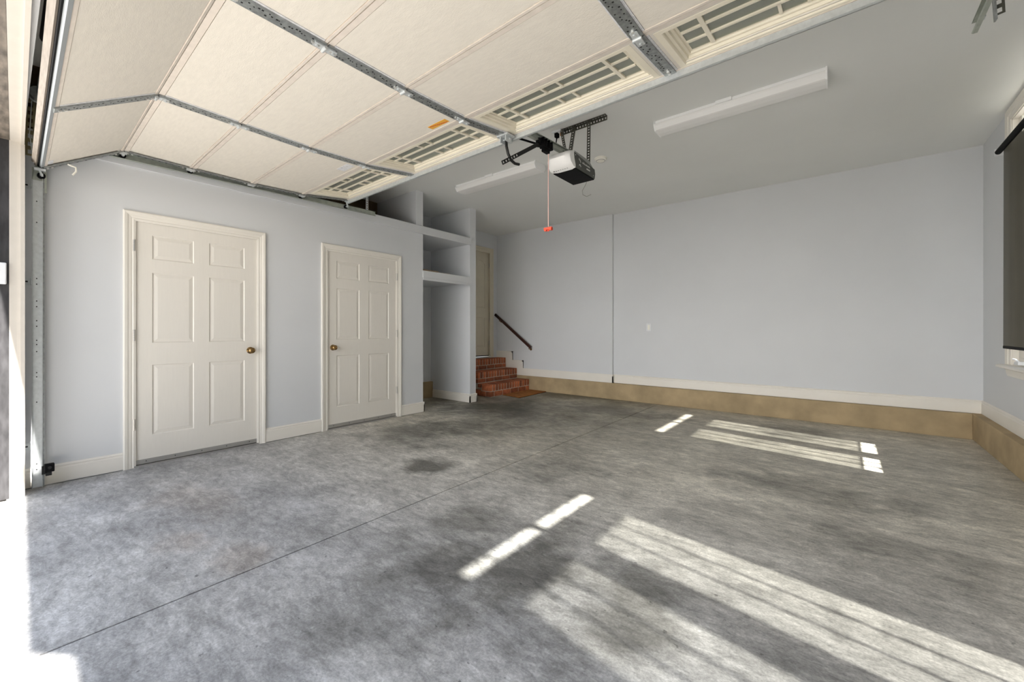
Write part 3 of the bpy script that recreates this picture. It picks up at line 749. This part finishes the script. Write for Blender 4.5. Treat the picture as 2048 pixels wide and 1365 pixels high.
# hinges across the joints
for k in range(1, 5):
    y, z = PROF[k]
    for xc in SXC:
        h = MB(); h.box(xc - .018, xc + .018, y - .055, y - .008, z - .018, z - .011).box(xc - .018, xc + .018, y + .008, y + .055, z - .018, z - .011)
        h.tube([(xc - .022, y - .004, z - .020), (xc + .022, y - .004, z - .020)], .009, 10)
        h.tube([(xc, y - .04, z - .018), (xc, y - .04, z - .026)], .007, 8).tube([(xc, y + .04, z - .018), (xc, y + .04, z - .026)], .007, 8)
        build('hinge', h, 'galvl', gd)
TZ = lambda y: 2.520 + 0.018 * (y - 0.6)          # centre line of the left horizontal track
for (y, z) in PROF:
    for sg, xe in ((-1, GX0), (1, GX1)):
        zc = TZ(y) if y > 0.5 else z - 0.05
        yy = y
        h = MB()
        h.box(min(xe, xe + sg * -.026), max(xe, xe - sg * .026), yy - .035, yy + .020, z - .026, z - .010)
        h.bar((xe - sg * .008, yy - .012, z - .02), (xe - sg * .008, yy + .004, zc - .012), .022, .010, (0, 1, 0))
        h.tube([(xe - sg * .02, yy, zc), (xe + sg * .035, yy, zc)], .008, 8)
        build('roller_bracket', h, 'galvl', gd)
        build('roller', MB().tube([(xe + sg * .018, yy, zc), (xe + sg * .040, yy, zc)], .021, 12), 'black', gd)
# top strut, bottom seal, stickers, pull rope
y, z = PROF[5]
st = MB().box(GX0 + .01, GX1 - .01, y - .006, y + .004, z - .040, z + .012).box(GX0 + .01, GX1 - .01, y + .004, y + .016, z - .040, z - .034).box(GX0 + .01, GX1 - .01, y + .013, y + .016, z - .040, z - .016)
build('top_strut', st, 'galvl', gd)
F0 = loc2w(0)
build('bottom_retainer', B(GX0, GX1, -.004, .012, -TH, .004).xf(F0), 'rubber', gd)
build('bottom_seal', MB().box(GX0 - .004, GX1, -.012, -.004, -.022, -.012).xf(F0), 'black', gd)
build('bottom_board', B(GX0 - .002, GX1, -.020, .006, -TH - .012, -.020).xf(F0), 'bboard', gd)
F3 = loc2w(3)
sk = B(-2.268, -2.090, .395, .440, .0, .0014); sk.cm = 1
for q in range(8): sk.box(-2.255 + q * .019, -2.236 + q * .019, .402 + q * .0035, .410 + q * .0035, .0012, .0018)
build('warning_sticker', sk.xf(F3), ['yellow', 'orange'], gd)
build('label_sticker', B(-3.48, -3.30, .36, .43, .0, .0015).xf(F3), 'paper', gd)
build('label_sticker', B(-4.37, -4.28, .02, .06, .0, .0015).xf(F0), 'paper', gd)
build('pull_rope', MB().tube([F0(-4.415, .14, .014), F0(-4.41, .15, .03), F0(-4.40, .165, .048), F0(-4.40, .15, .075), F0(-4.405, .12, .09)], .006, 8), 'ivory', gd, smooth=True)

# ------------------------------------------------------------------ door tracks
def track(x, sg, lab):     # sg: +1 opens toward +x
    t = thing('door_track', lab, 'track', (x, 0.17, 0))
    yc = 0.168
    def cpro(P):           # path of (y,z,ty,tz) -> C channel
        prof = [(-.004, -.026), (-.004, .026), (.012, .026), (.016, .022), (.013, .0235), (-.001, .0235), (-.001, -.0235), (.013, -.0235), (.016, -.022), (.012, -.026)]
        return [[(x + sg * a, yy - tz * b, zz + ty * b) for a, b in prof] for yy, zz, ty, tz in P]
    v = MB(); v.sweep(cpro([(yc, 0.012, 0, 1), (yc, 2.20, 0, 1)])); v.cm = 1
    for g in (.18, .14, .62, .80, .83, .98, 1.03, 1.06, 1.16, 1.20, 1.30, 1.34, 1.46, 1.50, 1.90, 2.05):
        v.box(x - .0015, x - .0005 + (sg * .0012), yc - .006, yc + .000, g - .004, g + .004)
    build('vertical_rail', v, ['galvl', 'hole'], t)
    R_ = .31; zt = TZ(.5); P = []
    for i in range(9):
        a = PI / 2 * i / 8; P.append((yc + R_ - R_ * math.cos(a), zt - R_ + R_ * math.sin(a), math.sin(a), math.cos(a)))
    c = MB(); c.sweep(cpro([(yc, 2.20, 0, 1)] + P)); build('curved_rail', c, 'galvg', t)
    h = MB(); h.sweep(cpro([(P[-1][0], zt, 1, 0.018), (2.885, TZ(2.885), 1, 0.018)]))
    build('horizontal_rail', h, 'galvg', t)
    # reinforcing angle along the outside of the vertical rail
    build('rail_angle', MB().box(x - sg * .006 - .002, x - sg * .006 + .002, yc + .02, yc + .034, .012, 2.22), 'galv', t)
    for z in (.30, 1.48, 2.17):
        b = MB(); xw = x - sg * .07
        b.box(min(xw, x), max(xw, x), yc - .030, yc - .026, z - .022, z + .022); b.box(min(xw, xw + sg * .004), max(xw, xw + sg * .004), yc - .068, yc - .026, z - .026, z + .026)
        b.cm = 1; b.box(min(xw, xw + sg * .006), max(xw, xw + sg * .006), yc - .054, yc - .042, z - .005, z + .005)
        build('jamb_bracket', b, ['galvl', 'hole'], t)
    f = MB().ladder((x - sg * .010, yc + .01, 2.12), (x - sg * .010, yc + .01, 2.29), .07, .003, 4, (1, 0, 0))
    build('flag_bracket', f, 'galvg', t)
    # hanger at the rear end: strap and short angle up to the ceiling
    hy = 2.78
    hg = MB().ladder((x - sg * .008, hy, TZ(hy) - .02), (x - sg * .008, hy, CZ - .12 if sg > 0 else CZ), .030, .003, 14, (0, 1, 0) if False else (1, 0, 0))
    hg.ladder((x - sg * .012, hy - .03, CZ - .05), (x - sg * .012, hy + .04, CZ - .12), .026, .003, 3, (1, 0, 0))
    hg.ladder((x - sg * .012, hy, CZ - .14), (x - sg * .012, hy, CZ), .03, .003, 4, (1, 0, 0))
    build('hanger', hg, 'galvl', t)
    return t
track(-4.470, 1, 'galvanised door track beside the closet door and loft edge')
tr2 = track(0.492, -1, 'galvanised door track on the window side')
# loose end angle hanging from the ceiling at the rear of the window-side track
ra = thing('angle_hanger', 'slotted grey angle iron hanging by the window-side track end', 'bracket', (0.545, 2.80, 2.55))
mb = MB().bar((0.545, 2.845, 2.545), (0.515, 2.80, 2.90), .006, .034, (0, 1, 0)); build('angle_leg', mb, 'galv', ra)
mb = MB().ladder((0.560, 2.86, 2.575), (0.535, 2.81, 2.90), .034, .003, 9, (0.3, 1, 0)); build('slotted_leg', mb, 'gsteel', ra)
build('ceiling_plate', MB().ladder((0.525, 2.68, CZ - .003), (0.525, 2.93, CZ - .003), .035, .004, 6, (0, 0, 1)), 'gsteel', ra)
build('drop_strap', MB().bar((0.522, 2.80, 2.88), (0.522, 2.80, CZ), .03, .004, (0, 1, 0)), 'gsteel', ra)
# torsion bar and bearing plate over the opening
tb = thing('torsion_bar', 'torsion shaft with drums above the garage opening', 'shaft', (-2.0, 0.17, 2.775))
build('shaft', MB().tube([(-4.45, .17, 2.775), (.42, .17, 2.775)], .0127, 12), 'galv', tb)
for x in (-4.36, .33): build('cable_drum', MB().lathe((x, .17, 2.775), (1, 0, 0), [(-.03, .05), (-.028, .056), (-.02, .047), (.025, .045), (.03, .02)], 18), 'galv', tb)
build('spring', MB().tube([(-3.5, .17, 2.775), (-2.5, .17, 2.775)], .032, 14), 'black', tb)
build('end_bearing_plate', MB().ladder((-4.445, .11, 2.36), (-4.445, .11, 2.80), .06, .004, 8, (0, 1, 0)).ladder((-4.455, .135, 2.36), (-4.455, .135, 2.80), .05, .004, 8, (1, 0, 0)), 'olive', tb)
build('lift_cable', MB().tube([(-4.40, .14, 2.73), (-4.405, .13, 2.5), (-4.41, .15, 2.30)], .003, 6), 'galvl', tb)
se = thing('safety_sensor', 'small black sensor clipped to the foot of the door track', 'sensor', (-4.44, 0.215, 0.14))
build('housing', B(-4.455, -4.415, .200, .248, .118, .175), 'black', se, bevel=.004)
build('mount_arm', B(-4.466, -4.45, .188, .215, .100, .160).box(-4.45, -4.425, .205, .235, .092, .112), 'blackm', se)
build('eye', MB().lathe((-4.415, .224, .150), (1, 0, 0), [(0, .010), (.006, .010), (.006, .006)], 12), 'hole', se)
kp = thing('keypad', 'white wall keypad on the charcoal exterior jamb', 'keypad', (OX0 + .008, .004, 1.5))
build('housing', B(OX0 + .008, OX0 + .026, -.045, .029, 1.438, 1.582), 'plate', kp, bevel=.006)
build('button', B(OX0 + .026, OX0 + .029, -.034, -.012, 1.46, 1.50).box(OX0 + .026, OX0 + .029, -.034, -.012, 1.51, 1.55), 'sweep', kp)

# ------------------------------------------------------------------ opener
op = thing('garage_door_opener', 'ceiling-hung garage door opener with white light lens and black underside', 'opener', (-1.87, 3.19, 2.5))
hx0, hx1, hy0, hy1, hz0 = -1.985, -1.762, 2.985, 3.39, 2.505
# chassis
ch = MB().prism([(hy0 + .03, hz0 + .03), (hy0 + .02, hz0 + .12), (hy0 + .07, hz0 + .155), (hy1 - .08, hz0 + .150), (hy1 - .005, hz0 + .105), (hy1, hz0 + .03)], 'x', hx0 + .012, hx1 - .008)
build('chassis', ch, 'chass', op, bevel=.006)
# light lens wrapping the end turned to the opening
pr = [(hy0 + .065, hz0 - .004), (hy0 + .02, hz0 + .002), (hy0 - .035, hz0 + .035), (hy0 - .055, hz0 + .080), (hy0 - .040, hz0 + .115), (hy0 + .005, hz0 + .140), (hy0 + .045, hz0 + .142), (hy0 + .058, hz0 + .09), (hy0 + .075, hz0 + .04)]
ln = MB(); n = 9; secs = []
for i in range(n):
    s = i / (n - 1); x = hx0 - .010 + (hx1 + .004 - hx0 + .010) * s
    k = 1 - 0.45 * max(0, 1 - s / 0.30) ** 2 - 0.22 * max(0, (s - .86) / .14) ** 2
    cy, cz = hy0 + .05, hz0 + .07
    secs.append([(x, cy + (a - cy) * k, cz + (b - cz) * (0.55 + 0.45 * k)) for a, b in pr])
ln.sweep(secs); build('light_lens', ln, 'lens', op, smooth=True)
bc = MB().prism([(hx0 + .004, hy0 + .06), (hx1, hy0 + .06), (hx1, hy1), (hx0 + .004, hy1)], 'z', hz0 - .004, hz0 + .022)
bc.prism([(hy0 + .06, hz0 + .02), (hy1, hz0 + .02), (hy1 + .012, hz0 + .05), (hy1 + .005, hz0 + .09), (hy1 - .01, hz0 + .09)], 'x', hx0 + .004, hx1)
build('bottom_cover', bc, 'black', op, bevel=.004)
sp = MB().prism([(hy0 + .065, hz0 + .004), (hy1 - .004, hz0 + .004), (hy1 + .006, hz0 + .05), (hy1 - .004, hz0 + .088), (hy0 + .035, hz0 + .128), (hy0 + .042, hz0 + .08), (hy0 + .062, hz0 + .03)], 'x', hx1 - .004, hx1 + .006)
side = build('side_panel', sp, 'headg', op)
lg = MB()
def mk(y0, z0, y1, z1, w=.007): lg.bar((hx1 + .0065, y0, z0), (hx1 + .0065, y1, z1), .0016, w, (0, -(z1 - z0), (y1 - y0)))
b0, bz = hy0 + .115, hz0 + .062
for q in ((0, .030, .022, .022), (.022, .022, .030, .008), (.004, -.022, .018, -.012), (.018, -.012, .034, -.028), (0.0, .034, .008, .026)): mk(b0 + q[0], bz + q[1], b0 + q[2], bz + q[3])
random.seed(3)
yy = b0 + .062
for i in range(9):
    hh = random.choice((.008, .011, .014)); mk(yy, bz + .012 - i * .0005, yy, bz + .012 + hh - i * .0005, .005); mk(yy, bz + .012, yy + .011, bz + .012, .003); yy += .0155
yy = b0 + .135
for i in range(5): mk(yy, bz - .018, yy + .008, bz - .010, .010); yy += .013
build('logo_marking', lg, 'mark', side)['kind'] = 'stuff'
for y_, z_ in ((hy0 + .06, hz0 + .11), (hy1 - .03, hz0 + .025)): build('screw', MB().lathe((hx1 + .006, y_, z_), (1, 0, 0), [(0, .005), (.002, .003)], 8), 'bolt', side)
vt = MB()
for i in range(7): vt.box(hx0 + .03 + i * .022, hx0 + .042 + i * .022, hy0 + .022, hy0 + .030, hz0 + .001, hz0 + .004)
build('vent_slot', vt, 'hole', op)
# rail, trolley, arms
r0, r1 = Vector((-2.13, .14, 2.676)), Vector((-1.905, 3.16, 2.708))
rl = MB(); d = (r1 - r0).normalized(); sd_ = Vector((d.y, -d.x, 0))
rl.bar(r0, r1, .005, .045).bar(r0 + Vector((0, 0, .022)), r1 + Vector((0, 0, .022)), .036, .005).bar(r0 - Vector((0, 0, .022)), r1 - Vector((0, 0, .022)), .036, .005)
build('rail', rl, 'galvg', op)
build('rail_clamp', B(-1.945, -1.86, 3.09, 3.20, 2.62, 2.675), 'gsteel', op)
build('chain', MB().bar(r0 + Vector((.012, 2.2, -.002)), r1 + Vector((.012, 0, -.008)), .012, .012), 'black', op)
tc = r0.lerp(r1, .895)
tm = MB().box(tc.x - .030, tc.x + .030, tc.y - .075, tc.y + .075, tc.z - .060, tc.z - .014)
for i in range(4): tm.box(tc.x - .036, tc.x + .036, tc.y - .070 + i * .040, tc.y - .056 + i * .040, tc.z - .062, tc.z + .006)
tm.box(tc.x - .018, tc.x + .018, tc.y - .03, tc.y + .045, tc.z - .092, tc.z - .05).box(tc.x - .02, tc.x + .02, tc.y - .11, tc.y - .06, tc.z - .05, tc.z - .01)
build('trolley', tm, 'black', op, bevel=.003)
a0, a1 = Vector((-1.965, 2.330, 2.372)), Vector((tc.x, tc.y - .08, tc.z - .045))
build('straight_arm', MB().ladder(a0, a0.lerp(a1, .40), .030, .006, 6, (1, 0, 0)).bar(a0.lerp(a1, .39), a1, .006, .030, (0, -.6, .8)), 'blackm', op)
ya, za = PROF[5]
pts = [(-1.985, ya - .095, za - .05), (-1.985, ya - .09, za - .10), (-1.982, ya - .075, za - .15), (-1.978, ya - .045, za - .19), (-1.972, ya - .005, za - .205), (-1.966, ya + .04, za - .20)]
cv = MB()
for p, q in zip(pts, pts[1:]): cv.bar(p, q, .008, .026, (1, 0, 0))
build('curved_arm', MB().tube(pts, .011, 8), 'blackm', op, smooth=True)
yb = ya - .095
dbk = MB().box(-2.018, -2.010, yb - .035, yb + .035, za - .075, za - .022).box(-1.965, -1.957, yb - .035, yb + .035, za - .075, za - .022).tube([(-2.03, yb, za - .05), (-1.945, yb, za - .05)], .007, 8).box(-2.04, -1.935, yb - .045, yb + .045, za - .034, za - .022)
build('door_bracket', dbk, 'galvl', op)
# ceiling angle and straps
cb = MB().ladder((-2.12, 3.37, CZ - .004), (-1.635, 3.37, CZ - .004), .040, .005, 17, (0, 0, 1)).ladder((-2.12, 3.388, CZ - .022), (-1.635, 3.388, CZ - .022), .040, .005, 17, (0, 1, 0))
build('ceiling_angle', cb, 'gsteel', op)
tp = Vector((-1.915, 3.20, 2.70))
build('hanging_strap', MB().ladder((-2.085, 3.36, CZ - .01), tp + Vector((-.02, 0, .0)), .030, .004, 12, (1, 0.2, 0)).ladder((-2.085, 3.345, CZ - .01), tp + Vector((-.02, -.014, 0)), .028, .004, 12, (0, 1, 0)), 'gsteel', op)
build('hanging_strap', MB().ladder((-1.955, 3.36, CZ - .01), tp + Vector((0, 0, -.02)), .034, .004, 12, (0, 1, .2)).ladder((-1.945, 3.37, CZ - .01), tp + Vector((.012, .01, -.02)), .026, .004, 12, (1, .3, 0)), 'gsteel', op)
build('hanging_strap', MB().ladder((-1.80, 3.36, CZ - .005), (-1.795, 3.34, hz0 + .14), .034, .004, 16, (0, 1, 0)), 'gsteel', op)
build('antenna_wire', MB().tube([(-1.84, 3.39, hz0 - .005), (-1.86, 3.40, hz0 - .03), (-1.89, 3.40, hz0 - .07), (-1.885, 3.40, hz0 - .11), (-1.845, 3.40, hz0 - .135), (-1.80, 3.40, hz0 - .125)], .0016, 6), 'gsteel', op)
pc = thing('release_cord', 'thin red release cord with red handle hanging from the trolley', 'cord', (tc.x, 2.885, 1.98))
build('cord', MB().tube([(tc.x + .004, 2.885, tc.z - .08), (tc.x + .002, 2.885, 2.3), (tc.x + .003, 2.885, 2.0)], .0036, 6), 'cord', pc)
hz = 1.985
build('handle', MB().box(tc.x - .038, tc.x + .040, 2.874, 2.896, hz - .008, hz + .012).box(tc.x - .034, tc.x - .014, 2.874, 2.896, hz - .018, hz - .008).box(tc.x + .018, tc.x + .040, 2.872, 2.898, hz - .016, hz + .004).lathe((tc.x + .003, 2.885, hz - .022), (0, 0, 1), [(0, .006), (.008, .011), (.014, .008)], 10), 'red', pc, bevel=.003)
oc = thing('ceiling_outlet', 'white ceiling outlet box with a black plug above the opener', 'outlet', (-2.17, 3.31, CZ))
build('cover_plate', B(-2.185, -2.085, 3.33, 3.43, CZ - .018, CZ), 'plate', oc, bevel=.004)
build('plug', B(-2.165, -2.130, 3.345, 3.385, CZ - .06, CZ - .018), 'black', oc, bevel=.004)
build('orange_tag', B(-2.095, -2.068, 3.338, 3.352, CZ - .065, CZ - .035), 'ochre', oc)
co = build('power_cord', MB().tube([(-2.148, 3.365, CZ - .06), (-2.15, 3.35, CZ - .13), (-2.12, 3.30, CZ - .20), (-2.05, 3.23, CZ - .255), (-1.97, 3.20, CZ - .27), (-1.94, 3.18, CZ - .30), (-1.965, 3.17, CZ - .335), (-1.93, 3.16, CZ - .30), (-1.90, 3.17, CZ - .33), (-1.92, 3.18, CZ - .37)], .0055, 7), 'black', smooth=True)
tag(co, 'black power cord looping from ceiling outlet to the opener', 'cord')

# ------------------------------------------------------------------ ceiling lamps, smoke alarm, wall outlet
def lamp(lab, x0, x1, y0, y1):
    t = thing('ceiling_light', lab, 'light', ((x0 + x1) / 2, (y0 + y1) / 2, CZ), 'fluorescent ceiling lights')
    yc = (y0 + y1) / 2; h = .085
    build('housing', B(x0, x1, y0 + .018, y1 - .018, CZ - .036, CZ), 'lampm', t, bevel=.003)
    pr = [(y0 + .012, CZ - .028), (y0, CZ - .036), (y0 + .004, CZ - .050), (y0 + .026, CZ - h + .004), (y0 + .040, CZ - h), (yc, CZ - h - .003), (y1 - .040, CZ - h), (y1 - .026, CZ - h + .004), (y1 - .004, CZ - .050), (y1, CZ - .036), (y1 - .012, CZ - .028)]
    build('diffuser', MB().prism(pr, 'x', x0 + .006, x1 - .006), 'lens', t)
    pe = [(y0 + .010, CZ), (y0 - .002, CZ - .036), (y0 + .003, CZ - .052), (y0 + .030, CZ - h - .003), (y1 - .030, CZ - h - .003), (y1 - .003, CZ - .052), (y1 + .002, CZ - .036), (y1 - .010, CZ)]
    build('end_cap', MB().prism(pe, 'x', x0 - .004, x0 + .006), 'lampm', t); build('end_cap', MB().prism(pe, 'x', x1 - .006, x1 + .004), 'lampm', t)
    xm = x0 + (x1 - x0) * .46
    build('clip', B(xm - .06, xm + .06, y0 - .006, y0 + .012, CZ - .030, CZ - .004), 'lampm', t)
    return t
lamp('white fluorescent ceiling light above the blank back wall area', -1.345, -0.09, 3.745, 3.955)
lamp('white fluorescent ceiling light in front of the storage niche', -3.975, -2.70, 3.76, 3.98)
sm = thing('smoke_alarm', 'round ivory smoke alarm on ceiling beside the opener', 'smoke alarm', (-2.10, 4.19, CZ))
build('base', MB().lathe((-2.10, 4.19, CZ), (0, 0, -1), [(0, .068), (.010, .068), (.012, .055)], 28), 'ivory', sm, smooth=True)
build('dome', MB().lathe((-2.10, 4.19, CZ - .011), (0, 0, -1), [(0, .060), (.014, .056), (.022, .042), (.026, .020), (.027, .001)], 28), 'ivory', sm, smooth=True)
build('vent', MB().tube([(-2.10 + .047 * math.cos(a * PI / 10), 4.19 + .047 * math.sin(a * PI / 10), CZ - .030) for a in range(21)], .004, 6), 'sweep', sm)
ol = thing('wall_outlet', 'small white outlet on the blank back wall', 'outlet', (-2.365, YB, 1.18))
build('cover_plate', B(-2.403, -2.327, YB - .007, YB, 1.118, 1.240), 'plate', ol, bevel=.004)
build('socket', B(-2.382, -2.348, YB - .010, YB - .006, 1.140, 1.218), 'ivory', ol, bevel=.003)
